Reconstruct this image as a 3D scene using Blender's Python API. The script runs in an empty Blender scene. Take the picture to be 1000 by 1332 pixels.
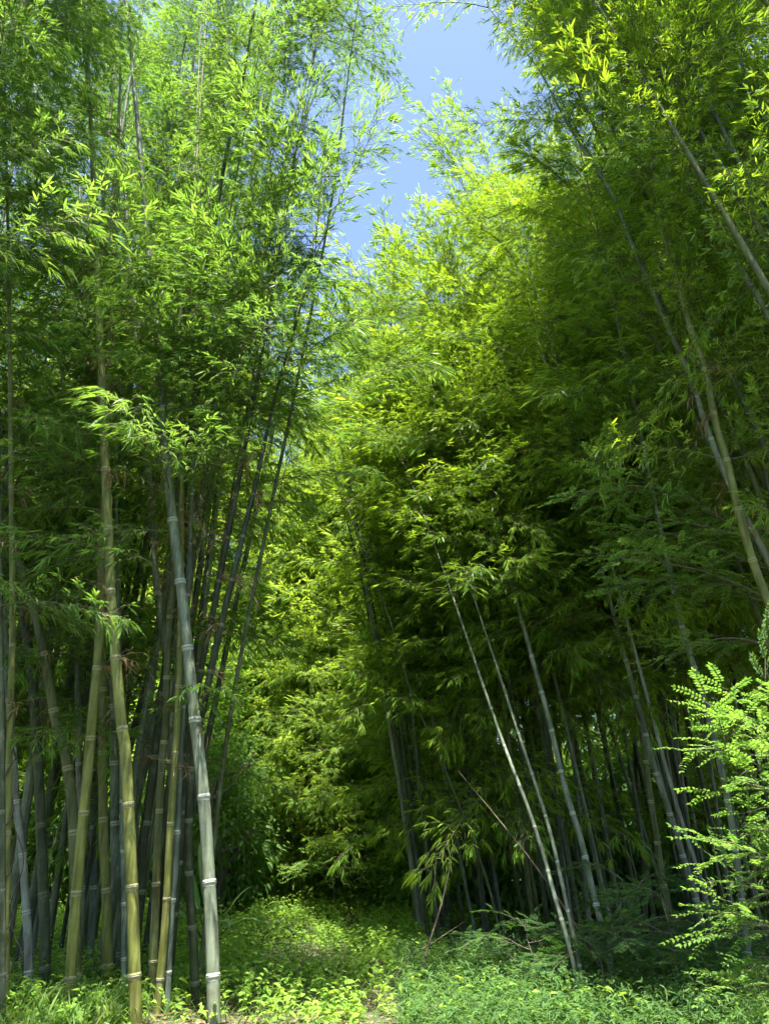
import bpy, math, random
import numpy as np
from mathutils import Vector, Matrix, Euler, noise

rad = math.radians
scene = bpy.context.scene
COL = scene.collection
random.seed(7)
RS = np.random.RandomState(11)

# ------------------------------------------------------------------ camera, sky, sun, exposure
CAM_Z, TILT, F = 1.6, rad(22.0), 1025.0          # F in pixels of a 1000 x 1332 frame
cam_d = bpy.data.cameras.new('camera')
cam = bpy.data.objects.new('camera', cam_d)
COL.objects.link(cam)
cam.location = (0, 0, CAM_Z)
cam.rotation_euler = (rad(90) + TILT, 0, 0)
cam_d.sensor_fit = 'VERTICAL'
cam_d.sensor_height = 36.0
cam_d.lens = 36.0 * F / 1332.0
cam_d.clip_end = 2000
scene.camera = cam

SUN_EL, SUN_AZ = rad(74), rad(184)                # azimuth from +Y towards +X
world = bpy.data.worlds.new('World')
scene.world = world
world.use_nodes = True
wn = world.node_tree
bg = wn.nodes['Background']
sky = wn.nodes.new('ShaderNodeTexSky')
sky.sky_type = 'NISHITA'
sky.sun_disc = False
sky.sun_elevation = SUN_EL
sky.sun_rotation = SUN_AZ
sky.air_density = 1.0
sky.dust_density = 2.2
sky.ozone_density = 4.5
wn.links.new(sky.outputs[0], bg.inputs[0])
bg.inputs[1].default_value = 0.09

sun_d = bpy.data.lights.new('sun', 'SUN')
sun_d.energy = 5.0
sun_d.angle = rad(0.5)
sun_d.color = (1.0, 0.95, 0.86)
sun = bpy.data.objects.new('sun', sun_d)
COL.objects.link(sun)
sd = Vector((math.sin(SUN_AZ) * math.cos(SUN_EL), math.cos(SUN_AZ) * math.cos(SUN_EL), math.sin(SUN_EL)))
sun.rotation_euler = sd.to_track_quat('Z', 'Y').to_euler()

vs = scene.view_settings
vs.view_transform = 'Standard'
vs.look = 'None'
vs.gamma = 1.0
vs.use_curve_mapping = False
vs.exposure = 2.1
cy = scene.cycles
cy.max_bounces = 6
cy.diffuse_bounces = 3
cy.glossy_bounces = 2
cy.transmission_bounces = 5
cy.transparent_max_bounces = 4
cy.use_denoising = True
cy.use_adaptive_sampling = True
cy.adaptive_threshold = 0.03
cy.sample_clamp_indirect = 6.0

# ------------------------------------------------------------------ helpers
cT, sT = math.cos(TILT), math.sin(TILT)

def at(px, py, Y):
    """the world point seen at photo pixel (px, py) at distance Y along the ground"""
    a, b = (px - 500) / F, (666 - py) / F
    d = Vector((a, cT - b * sT, sT + b * cT))
    k = Y / d.y
    return Vector((d.x * k, Y, CAM_Z + d.z * k))

def depth_of(p):
    return p.y * cT + (p.z - CAM_Z) * sT

# the slot of open sky above the path: no crown grows into it
SLOT = [(538, -60), (590, -60), (640, 50), (690, 120), (745, 172), (735, 215), (690, 222), (640, 196), (600, 218), (566, 232), (574, 260), (606, 330), (556, 405), (505, 392), (468, 340), (490, 240), (538, 130)]

def in_slot(p):
    d = depth_of(p)
    if d < 1: return False
    x = 500 + F * p.x / d
    y = 666 - F * (-p.y * sT + (p.z - CAM_Z) * cT) / d
    if y < -60 and y > -500 and 520 < x < 610: return True
    c = False
    for (x1, y1), (x2, y2) in zip(SLOT, SLOT[1:] + SLOT[:1]):
        if (y1 > y) != (y2 > y) and x < (x2 - x1) * (y - y1) / (y2 - y1) + x1: c = not c
    return c

def shades_path(p):
    # would a branch here stand between the sun and the open, sunlit middle of the clearing?
    q = p - sd * (p.z / sd.z)
    mid = -2.9 < q.x < (.25 if q.y < 12.3 else -.7) and 10.8 < q.y < 18.8
    behind = -8 < q.x <= -2.9 and 12.6 < q.y < 18.4
    return mid or (behind and noise.noise(p * 1.7) > -.05), -2.4 < q.x < -.2 and 9.4 < q.y <= 10.8

def ground_z(x, y):
    return 0.10 * noise.noise(Vector((x * .23, y * .23, 1.7))) + 0.05 * noise.noise(Vector((x * .8, y * .8, 4.1)))

def build(name, V, Fq, mats, parent=None, mi=None, rnd=None, smooth=True, attrs=None):
    """V: verts; Fq: list of polygons (or an (n,3) array)"""
    me = bpy.data.meshes.new(name)
    fill(me, V, Fq, mats, mi, rnd, smooth, attrs)
    o = bpy.data.objects.new(name, me)
    COL.objects.link(o)
    if parent: o.parent = parent
    return o

def fill(me, V, Fq, mats, mi=None, rnd=None, smooth=True, attrs=None):
    V = np.asarray(V, dtype=np.float32)
    me.vertices.add(len(V))
    me.vertices.foreach_set('co', V.ravel())
    if isinstance(Fq, np.ndarray):
        n, k = Fq.shape
        loops = Fq.astype(np.int32).ravel()
        starts = np.arange(n, dtype=np.int32) * k
    else:
        n = len(Fq)
        lens = np.array([len(f) for f in Fq], dtype=np.int32)
        loops = np.array([i for f in Fq for i in f], dtype=np.int32)
        starts = np.concatenate([[0], np.cumsum(lens)[:-1]]).astype(np.int32)
    me.loops.add(len(loops))
    me.loops.foreach_set('vertex_index', loops)
    me.polygons.add(n)
    me.polygons.foreach_set('loop_start', starts)
    for m in (mats if isinstance(mats, (list, tuple)) else [mats]):
        me.materials.append(m)
    if mi is not None: me.polygons.foreach_set('material_index', np.asarray(mi, dtype=np.int32))
    me.polygons.foreach_set('use_smooth', np.full(n, bool(smooth)))
    at_ = dict(attrs or {})
    if rnd is not None: at_['rnd'] = rnd
    for k, a in at_.items():
        A = me.attributes.new(k, 'FLOAT', 'POINT')
        A.data.foreach_set('value', np.asarray(a, dtype=np.float32))
    me.update(calc_edges=True)
    me.validate()
    return me

def tag(o, label=None, cat=None, group=None, kind=None):
    if label: o['label'] = label
    if cat: o['category'] = cat
    if group: o['group'] = group
    if kind: o['kind'] = kind
    return o

def thing(name, loc, label, cat, group=None):
    o = bpy.data.objects.new(name, None)
    o.empty_display_size = 0.2
    COL.objects.link(o)
    o.location = loc
    return tag(o, label, cat, group)

def place(name, mesh, parent, M):
    o = bpy.data.objects.new(name, mesh)
    COL.objects.link(o)
    o.parent = parent
    o.matrix_local = M
    return o

def catmull(P, n=6):
    P = [Vector(p) for p in P]
    Q = [P[0] * 2 - P[1]] + P + [P[-1] * 2 - P[-2]]
    out = []
    for i in range(1, len(Q) - 2):
        a, b, c, d = Q[i - 1], Q[i], Q[i + 1], Q[i + 2]
        for k in range(n):
            t = k / n
            out.append(0.5 * (2 * b + (c - a) * t + (2 * a - 5 * b + 4 * c - d) * t * t + (3 * b - a - 3 * c + d) * t ** 3))
    out.append(P[-1])
    return out

def resample(P, step):
    L = [0.0]
    for a, b in zip(P, P[1:]): L.append(L[-1] + (b - a).length)
    n = max(2, int(L[-1] / step) + 1)
    S = np.linspace(0, L[-1], n)
    A = np.array([tuple(p) for p in P])
    return np.stack([np.interp(S, L, A[:, k]) for k in range(3)], 1), S

def tube(P, R, sides=6, V=None, Fc=None, cap=True):
    """append a tube along P (array of points) with radii R to V, Fc"""
    V = [] if V is None else V
    Fc = [] if Fc is None else Fc
    P = np.asarray(P, float)
    base = len(V)
    T = np.gradient(P, axis=0)
    T /= np.linalg.norm(T, axis=1, keepdims=True) + 1e-9
    ref = np.array([0, 1, 0.]) if abs(T[0][1]) < .9 else np.array([1., 0, 0])
    for p, t, r in zip(P, T, R):
        u = ref - t * ref.dot(t); u /= np.linalg.norm(u)
        w = np.cross(t, u)
        for k in range(sides):
            a = 2 * math.pi * k / sides
            V.append(tuple(p + r * (math.cos(a) * u + math.sin(a) * w)))
    n = len(P)
    for i in range(n - 1):
        for k in range(sides):
            k2 = (k + 1) % sides
            Fc.append((base + i * sides + k, base + i * sides + k2, base + (i + 1) * sides + k2, base + (i + 1) * sides + k))
    if cap:
        Fc.append(tuple(base + (n - 1) * sides + k for k in range(sides)))
    return V, Fc

def unit(A):
    return A / (np.linalg.norm(A, axis=-1, keepdims=True) + 1e-9)

def leaves(P, D, L, W, droop=0.25, fold=0.18, rs=RS, up=None, tilt=0.5, shape='lance'):
    """vectorised leaf blades: 6 verts, 4 triangles each.  returns V (6n,3), F (4n,3), rnd (6n)"""
    P = np.asarray(P, float); D = unit(np.asarray(D, float))
    n = len(P)
    L = np.broadcast_to(L, (n,)).astype(float); W = np.broadcast_to(W, (n,)).astype(float)
    U = np.tile(np.array([0, 0, 1.]), (n, 1)) + rs.normal(0, tilt, (n, 3))
    S = unit(np.cross(D, U)); N = np.cross(S, D)
    dz = np.array([0, 0, -1.])
    dr = (droop * (0.4 + 1.2 * rs.rand(n)))[:, None] * L[:, None] * dz
    if shape == 'lance': t1, t2, w1, w2 = .28, .68, .5, .36
    elif shape == 'ovate': t1, t2, w1, w2 = .32, .72, .5, .38
    else: t1, t2, w1, w2 = .25, .6, .42, .5          # blade
    Lc, Wc = L[:, None], W[:, None]
    f = N * Wc * fold
    m1 = P + D * Lc * t1 + dr * t1 ** 2
    m2 = P + D * Lc * t2 + dr * t2 ** 2
    V = np.stack([P, m1 + S * Wc * w1 + f, m1 - S * Wc * w1 + f, m2 + S * Wc * w2 + f, m2 - S * Wc * w2 + f, P + D * Lc + dr], 1).reshape(-1, 3)
    b = (np.arange(n) * 6)[:, None]
    Fc = np.concatenate([b + np.array(k) for k in ((0, 1, 2), (1, 3, 2), (2, 3, 4), (3, 5, 4))], 1).reshape(-1, 3)
    return V, Fc, np.repeat(rs.rand(n), 6)

def merge(parts):
    """parts: (V, F(n,3), rnd, material index)"""
    Vs, Fs, Rn, Mi, k = [], [], [], [], 0
    for V, Fc, r, m in parts:
        V = np.asarray(V); 
        Vs.append(V); Fs.append(np.asarray(Fc) + k); Rn.append(r); Mi.append(np.full(len(Fc), m)); k += len(V)
    return np.concatenate(Vs), np.concatenate(Fs), np.concatenate(Rn), np.concatenate(Mi)

def tris(Fc):
    out = []
    for f in Fc:
        for i in range(1, len(f) - 1): out.append((f[0], f[i], f[i + 1]))
    return np.array(out)

# ------------------------------------------------------------------ materials
def nodes_of(name):
    m = bpy.data.materials.new(name)
    m.use_nodes = True
    nt = m.node_tree
    nt.nodes.clear()
    out = nt.nodes.new('ShaderNodeOutputMaterial')
    return m, nt, out

def N_(nt, t, **kw):
    n = nt.nodes.new(t)
    for k, v in kw.items():
        if k.startswith('i_'): n.inputs[k[2:]].default_value = v
        else: setattr(n, k, v)
    return n

def ramp(nt, fac, stops):
    r = nt.nodes.new('ShaderNodeValToRGB')
    e = r.color_ramp.elements
    while len(e) < len(stops): e.new(0.5)
    for el, (p, c) in zip(e, stops):
        el.position = p; el.color = (*c, 1)
    nt.links.new(fac, r.inputs[0])
    return r.outputs[0]

def leaf_mat(name, stops, tstops, gloss=0.07, rough=0.55, var=0.35):
    """diffuse + translucent leaf; stops colour the blade, tstops the light coming through"""
    m, nt, out = nodes_of(name)
    L = nt.links.new
    a = N_(nt, 'ShaderNodeAttribute', attribute_name='rnd')
    oi = N_(nt, 'ShaderNodeObjectInfo')
    mix = N_(nt, 'ShaderNodeMath', operation='MULTIPLY_ADD')
    L(oi.outputs['Random'], mix.inputs[0]); mix.inputs[1].default_value = var
    sc = N_(nt, 'ShaderNodeMath', operation='MULTIPLY'); L(a.outputs['Fac'], sc.inputs[0]); sc.inputs[1].default_value = 1 - var
    L(sc.outputs[0], mix.inputs[2])
    dcol = ramp(nt, mix.outputs[0], stops)
    tcol = ramp(nt, mix.outputs[0], tstops)
    df = N_(nt, 'ShaderNodeBsdfDiffuse'); L(dcol, df.inputs[0])
    tr = N_(nt, 'ShaderNodeBsdfTranslucent'); L(tcol, tr.inputs[0])
    ad = N_(nt, 'ShaderNodeAddShader'); L(df.outputs[0], ad.inputs[0]); L(tr.outputs[0], ad.inputs[1])
    gl = N_(nt, 'ShaderNodeBsdfGlossy'); gl.inputs['Roughness'].default_value = rough
    gl.inputs[0].default_value = (1, 1, 1, 1)
    fr = N_(nt, 'ShaderNodeFresnel'); fr.inputs[0].default_value = 1.4
    fm = N_(nt, 'ShaderNodeMath', operation='MULTIPLY'); L(fr.outputs[0], fm.inputs[0]); fm.inputs[1].default_value = gloss
    mx = N_(nt, 'ShaderNodeMixShader'); L(fm.outputs[0], mx.inputs[0]); L(ad.outputs[0], mx.inputs[1]); L(gl.outputs[0], mx.inputs[2])
    L(mx.outputs[0], out.inputs[0])
    return m

def plain_mat(name, c1, c2, scale=8, rough=0.7, stretch=(1, 1, 1), bump=0.2):
    m, nt, out = nodes_of(name)
    L = nt.links.new
    tc = N_(nt, 'ShaderNodeTexCoord')
    mp = N_(nt, 'ShaderNodeMapping'); mp.inputs['Scale'].default_value = stretch
    L(tc.outputs['Object'], mp.inputs[0])
    nz = N_(nt, 'ShaderNodeTexNoise', i_Scale=scale, i_Detail=5.0)
    L(mp.outputs[0], nz.inputs['Vector'])
    c = ramp(nt, nz.outputs[0], [(0.3, c1), (0.7, c2)])
    b = N_(nt, 'ShaderNodeBsdfPrincipled', i_Roughness=rough)
    L(c, b.inputs['Base Color'])
    bp = N_(nt, 'ShaderNodeBump', i_Strength=bump, i_Distance=0.01)
    L(nz.outputs[0], bp.inputs['Height']); L(bp.outputs[0], b.inputs['Normal'])
    L(b.outputs[0], out.inputs[0])
    return m

def culm_mat(name, base, alt, wax, blotch=0.35, rough=0.38):
    """bamboo skin: streaks along the stem, waxy bloom under each node, grey lichen blotches"""
    m, nt, out = nodes_of(name)
    L = nt.links.new
    tc = N_(nt, 'ShaderNodeTexCoord')
    oi = N_(nt, 'ShaderNodeObjectInfo')
    ofs = N_(nt, 'ShaderNodeVectorMath', operation='SCALE'); ofs.inputs[0].default_value = (37, 19, 53); L(oi.outputs['Random'], ofs.inputs['Scale'])
    addv = N_(nt, 'ShaderNodeVectorMath', operation='ADD'); L(tc.outputs['Object'], addv.inputs[0]); L(ofs.outputs[0], addv.inputs[1])
    mp = N_(nt, 'ShaderNodeMapping'); mp.inputs['Scale'].default_value = (60, 60, 1.2); L(addv.outputs[0], mp.inputs[0])
    st = N_(nt, 'ShaderNodeTexNoise', i_Scale=1.0, i_Detail=3.0); L(mp.outputs[0], st.inputs['Vector'])
    big = N_(nt, 'ShaderNodeTexNoise', i_Scale=1.4, i_Detail=4.0); L(addv.outputs[0], big.inputs['Vector'])
    blo = N_(nt, 'ShaderNodeTexNoise', i_Scale=9.0, i_Detail=6.0, i_Roughness=0.65); L(addv.outputs[0], blo.inputs['Vector'])
    sm = N_(nt, 'ShaderNodeMath', operation='MULTIPLY_ADD'); L(st.outputs[0], sm.inputs[0]); sm.inputs[1].default_value = 0.55
    s2 = N_(nt, 'ShaderNodeMath', operation='MULTIPLY'); L(big.outputs[0], s2.inputs[0]); s2.inputs[1].default_value = 0.5
    L(s2.outputs[0], sm.inputs[2])
    c0 = ramp(nt, sm.outputs[0], [(0.36, alt), (0.66, base)])
    # bloom just under the node (attribute 'along' runs 0..1 from node to node, upwards)
    al = N_(nt, 'ShaderNodeAttribute', attribute_name='along')
    wr = ramp(nt, al.outputs['Fac'], [(0.0, (.12, .12, .12)), (0.06, (0, 0, 0)), (0.55, (.1, .1, .1)), (0.97, (.85, .85, .85))])
    wm = N_(nt, 'ShaderNodeMath', operation='MULTIPLY'); L(wr, wm.inputs[0]); L(big.outputs[0], wm.inputs[1])
    m1 = N_(nt, 'ShaderNodeMixRGB'); L(wm.outputs[0], m1.inputs[0]); L(c0, m1.inputs[1]); m1.inputs[2].default_value = (*wax, 1)
    br = ramp(nt, blo.outputs[0], [(0.52, (0, 0, 0)), (0.66, (1, 1, 1))])
    bm = N_(nt, 'ShaderNodeMath', operation='MULTIPLY'); L(br, bm.inputs[0]); bm.inputs[1].default_value = blotch
    m2 = N_(nt, 'ShaderNodeMixRGB'); L(bm.outputs[0], m2.inputs[0]); L(m1.outputs[0], m2.inputs[1])
    m2.inputs[2].default_value = (.30, .33, .29, 1)
    gn = N_(nt, 'ShaderNodeTexNoise', i_Scale=3.2, i_Detail=8.0, i_Roughness=0.72); L(addv.outputs[0], gn.inputs['Vector'])
    mp2 = N_(nt, 'ShaderNodeMapping'); mp2.inputs['Scale'].default_value = (14, 14, .9); L(addv.outputs[0], mp2.inputs[0])
    g2 = N_(nt, 'ShaderNodeTexNoise', i_Scale=2.0, i_Detail=4.0); L(mp2.outputs[0], g2.inputs['Vector'])
    ga = N_(nt, 'ShaderNodeMath', operation='MULTIPLY'); L(gn.outputs[0], ga.inputs[0]); L(g2.outputs[0], ga.inputs[1])
    gr = ramp(nt, ga.outputs[0], [(.17, (.50, .47, .40)), (.27, (.86, .85, .80)), (.36, (1.06, 1.06, 1.02))])
    m3 = N_(nt, 'ShaderNodeMixRGB', blend_type='MULTIPLY'); m3.inputs[0].default_value = 1; L(m2.outputs[0], m3.inputs[1]); L(gr, m3.inputs[2])
    b = N_(nt, 'ShaderNodeBsdfPrincipled', i_Roughness=rough + .1)
    b.inputs['Specular IOR Level'].default_value = .3
    L(m3.outputs[0], b.inputs['Base Color'])
    bp = N_(nt, 'ShaderNodeBump', i_Strength=0.15, i_Distance=0.004)
    L(st.outputs[0], bp.inputs['Height']); L(bp.outputs[0], b.inputs['Normal'])
    L(b.outputs[0], out.inputs[0])
    return m

M_LEAF_L = leaf_mat('bamboo_leaf_cool', [(0, (.026, .062, .014)), (.55, (.046, .092, .015)), (1, (.080, .125, .018))],
                    [(0, (.085, .175, .014)), (.55, (.130, .230, .022)), (1, (.205, .295, .030))])
M_LEAF_R = leaf_mat('bamboo_leaf_warm', [(0, (.036, .078, .012)), (.55, (.062, .115, .014)), (1, (.105, .150, .016))],
                    [(0, (.11, .20, .012)), (.55, (.19, .29, .012)), (1, (.30, .37, .016))])
M_LEAF_F = leaf_mat('bamboo_leaf_far', [(0, (.042, .085, .020)), (.55, (.068, .120, .022)), (1, (.105, .150, .028))],
                    [(0, (.15, .24, .020)), (.55, (.24, .33, .022)), (1, (.34, .41, .028))])
M_PINN = leaf_mat('leaflet_green', [(0, (.040, .090, .022)), (.5, (.065, .125, .026)), (1, (.095, .155, .030))],
                  [(0, (.07, .16, .018)), (.5, (.12, .225, .024)), (1, (.19, .29, .036))])
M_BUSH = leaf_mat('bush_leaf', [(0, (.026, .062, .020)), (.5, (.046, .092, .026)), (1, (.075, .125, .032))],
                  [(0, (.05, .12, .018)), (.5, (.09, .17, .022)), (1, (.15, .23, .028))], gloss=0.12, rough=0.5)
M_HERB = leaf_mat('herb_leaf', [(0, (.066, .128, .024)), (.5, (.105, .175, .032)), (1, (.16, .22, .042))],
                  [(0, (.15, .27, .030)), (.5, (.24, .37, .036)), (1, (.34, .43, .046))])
M_GRASS = leaf_mat('grass_blade', [(0, (.040, .088, .022)), (.6, (.068, .125, .028)), (1, (.14, .16, .05))],
                   [(0, (.06, .14, .016)), (.6, (.11, .20, .02)), (1, (.2, .22, .04))])
M_PINN_SHADED = leaf_mat('leaflet_shaded', [(0, (.026, .066, .020)), (1, (.055, .105, .030))], [(0, (.04, .11, .014)), (1, (.09, .19, .02))])  # darker leaflet green, shade on the saplings put into the colour
M_SEDGE_SHADED = leaf_mat('sedge_blade_shaded', [(0, (.022, .055, .018)), (1, (.05, .095, .026))], [(0, (.03, .08, .012)), (1, (.07, .14, .018))])  # blades darkened so the lower right floor reads as shaded
M_BIGLEAF = leaf_mat('broad_leaf', [(0, (.06, .12, .05)), (1, (.10, .17, .07))], [(0, (.10, .2, .03)), (1, (.14, .25, .04))], gloss=0.5, rough=0.35)
M_DRY = leaf_mat('dry_sheath', [(0, (.16, .10, .05)), (1, (.32, .24, .14))], [(0, (.06, .04, .015)), (1, (.12, .08, .03))])
M_TWIG = plain_mat('twig', (.07, .08, .032), (.12, .115, .05), 14)
M_DRYTWIG = plain_mat('dry_twig', (.12, .07, .035), (.20, .13, .07), 14)
M_BARK = plain_mat('bark', (.09, .07, .05), (.20, .17, .13), 10, stretch=(3, 3, .7), bump=0.6)
M_VINE = plain_mat('vine_bark', (.05, .035, .022), (.12, .09, .06), 20)
M_SCAR = plain_mat('node_scar', (.07, .065, .05), (.14, .12, .09), 30)
M_WAX = plain_mat('node_wax', (.30, .34, .28), (.42, .45, .38), 25)
M_WAXO = plain_mat('node_wax_olive', (.22, .22, .09), (.32, .31, .15), 25)
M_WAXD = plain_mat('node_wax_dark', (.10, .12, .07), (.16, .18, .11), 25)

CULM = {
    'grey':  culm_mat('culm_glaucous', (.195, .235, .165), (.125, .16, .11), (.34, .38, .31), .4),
    'pale':  culm_mat('culm_pale', (.27, .29, .25), (.17, .19, .16), (.38, .41, .37), .5),
    'olive': culm_mat('culm_olive', (.205, .228, .055), (.145, .170, .042), (.28, .28, .12), .12),
    'moss':  culm_mat('culm_moss', (.130, .148, .050), (.085, .105, .036), (.20, .21, .12), .18),
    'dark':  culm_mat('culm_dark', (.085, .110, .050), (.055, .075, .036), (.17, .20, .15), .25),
    'shade': culm_mat('culm_shaded', (.045, .062, .030), (.028, .038, .020), (.10, .12, .09), .15),  # skin blackened to stand in for stems in shade or silhouette
    'blue':  culm_mat('culm_bluish', (.145, .195, .165), (.09, .13, .105), (.27, .32, .29), .3),
    'brown': culm_mat('culm_dead', (.105, .085, .05), (.065, .05, .03), (.14, .12, .08), .15),
}
WAXOF = {'grey': M_WAX, 'pale': M_WAX, 'blue': M_WAX, 'olive': M_WAXO, 'moss': M_WAXO, 'dark': M_WAXD, 'shade': M_WAXD, 'brown': M_WAXO}

# ------------------------------------------------------------------ node rings (shared meshes, unit radius, axis +Z)
def ring_mesh(wax):
    prof = [(1.012, -.55), (1.03, -.30), (1.07, -.12), (1.15, -.03), (1.14, .06), (1.05, .13), (1.06, .24), (1.10, .36), (1.03, .48), (1.005, .62)]
    V, Fc, mi = [], [], []
    S = 12
    for r, z in prof:
        for k in range(S): V.append((r * math.cos(2 * math.pi * k / S), r * math.sin(2 * math.pi * k / S), z))
    for i in range(len(prof) - 1):
        for k in range(S):
            Fc.append((i * S + k, i * S + (k + 1) % S, (i + 1) * S + (k + 1) % S, (i + 1) * S + k))
            mi.append(1 if i in (3, 4) else 0)
    me = bpy.data.meshes.new('node_ring')
    return fill(me, V, Fc, [wax, M_SCAR], mi)
RING = {k: ring_mesh(v) for k, v in ((M_WAX, M_WAX), (M_WAXO, M_WAXO), (M_WAXD, M_WAXD))}

# ------------------------------------------------------------------ bamboo leaf sprays (shared meshes, base at origin, along +X, up +Z)
def spray_mesh(seed, mat, length=1.25, nsec=15, leaf=0.135, wid=0.017, per=(5, 9), droop=.35, spread=.42):
    rs = np.random.RandomState(seed)
    V, Fc = [], []
    n = 9
    t = np.linspace(0, 1, n)
    bend = rs.uniform(-.12, .12)
    main = np.stack([t * length * (1 - .08 * t), bend * length * t ** 2, -droop * length * t ** 2.2 * .6 + .02 * np.sin(7 * t)], 1)
    tube(main, .0065 * (1 - .8 * t) + .001, 3, V, Fc, cap=False)
    P, D, Ls = [], [], []
    def fan(p, d, k):
        d = d / np.linalg.norm(d)
        side = np.cross(d, [0, 0, 1.]); side /= np.linalg.norm(side) + 1e-6
        for j in range(k):
            f = (j - (k - 1) / 2) / max(1, (k - 1) / 2)
            ang = f * rs.uniform(.55, .95) + rs.normal(0, .1)
            dd = d * math.cos(ang) + side * math.sin(ang) + np.array([0, 0, rs.normal(-.08, .22)])
            P.append(p - d * (abs(f) * leaf * .55)); D.append(dd); Ls.append(leaf * rs.uniform(.6, 1.15) * (1 - .18 * abs(f)))
    for i in range(nsec):
        u = .14 + .84 * (i + rs.rand() * .6) / nsec
        p = np.array([np.interp(u, t, main[:, k]) for k in range(3)])
        tang = np.array([1, 2 * bend * u, -droop * 1.3 * u ** 1.2])
        sgn = 1 if i % 2 else -1
        ang = rs.uniform(.35, 1.05)
        d = tang * math.cos(ang) + np.array([0, sgn * math.sin(ang), rs.normal(.05, .38)])
        d /= np.linalg.norm(d)
        L2 = length * spread * rs.uniform(.35, 1.0) * (1.15 - .7 * u)
        q = [p, p + d * L2 * .5 + np.array([0, 0, .01]), p + d * L2 + np.array([0, 0, -.16 * L2])]
        tube(q, [.003, .0022, .0012], 3, V, Fc, cap=False)
        fan(q[2], q[2] - q[1], rs.randint(per[0], per[1] + 1))
        if L2 > .2 * length:
            m_ = q[1] + rs.normal(0, .02, 3)
            fan(m_, d + rs.normal(0, .4, 3), rs.randint(3, 6))
        if rs.rand() < .5:
            fan(p, tang + rs.normal(0, .6, 3), rs.randint(2, 5))
    fan(main[-1], main[-1] - main[-2], 7)
    lv, lf, lr = leaves(P, D, np.array(Ls), np.array(Ls) * (wid / leaf) * rs.uniform(.8, 1.15, len(Ls)), droop=.3, rs=rs, tilt=.55)
    VV, FF, RR, MI = merge([(np.array(V), tris(Fc), np.full(len(V), .5), 1), (lv, lf, lr, 0)])
    me = bpy.data.meshes.new('leafy_branch')
    return fill(me, VV, FF, [mat, M_TWIG], MI, RR, smooth=False)

SPRAY = {
    'L': [spray_mesh(100 + i, M_LEAF_L, length=[1.6, 1.9, 1.4, 1.75, 2.1, 1.5][i], nsec=[34, 38, 31, 36, 42, 32][i], leaf=.125, wid=.0175, spread=.36) for i in range(6)],
    'R': [spray_mesh(200 + i, M_LEAF_R, length=[1.7, 2.0, 1.5, 1.85, 2.2, 1.6][i], nsec=[38, 42, 34, 40, 47, 36][i], leaf=.13, wid=.0185, spread=.36, droop=.5) for i in range(6)],
    'N': [spray_mesh(300 + i, M_LEAF_R, length=[1.5, 1.8, 1.3, 1.6][i], nsec=[30, 35, 27, 32][i], leaf=.125, wid=.0185, per=(4, 8), spread=.4) for i in range(4)],
    'F': [spray_mesh(400 + i, M_LEAF_F, length=[1.9, 2.3, 1.7, 2.1][i], nsec=[26, 30, 24, 28][i], leaf=.19, wid=.03, per=(5, 8), spread=.38, droop=.5) for i in range(4)],
}

def dry_tuft(seed):
    rs = np.random.RandomState(seed)
    V, Fc, P, D = [], [], [], []
    for k in range(9):
        d = np.array([rs.uniform(.5, 1), rs.normal(0, .5), rs.normal(.1, .45)]); L = rs.uniform(.12, .34)
        q = np.array([np.zeros(3), d * L * .5 + [0, 0, .01], d * L + [0, 0, -.03]])
        tube(q, [.004, .003, .001], 3, V, Fc, cap=False)
        for _ in range(2): P.append(q[1 + _]); D.append(d + rs.normal(0, .6, 3))
    lv, lf, lr = leaves(P, D, .10, .014, droop=.8, rs=rs, tilt=1.)
    VV, FF, RR, MI = merge([(np.array(V), tris(Fc), np.full(len(V), .5), 1), (lv, lf, lr, 0)])
    return fill(bpy.data.meshes.new('dry_twigs'), VV, FF, [M_DRY, M_DRYTWIG], MI, RR, smooth=False)
DRYT = [dry_tuft(700 + i) for i in range(4)]

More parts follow.
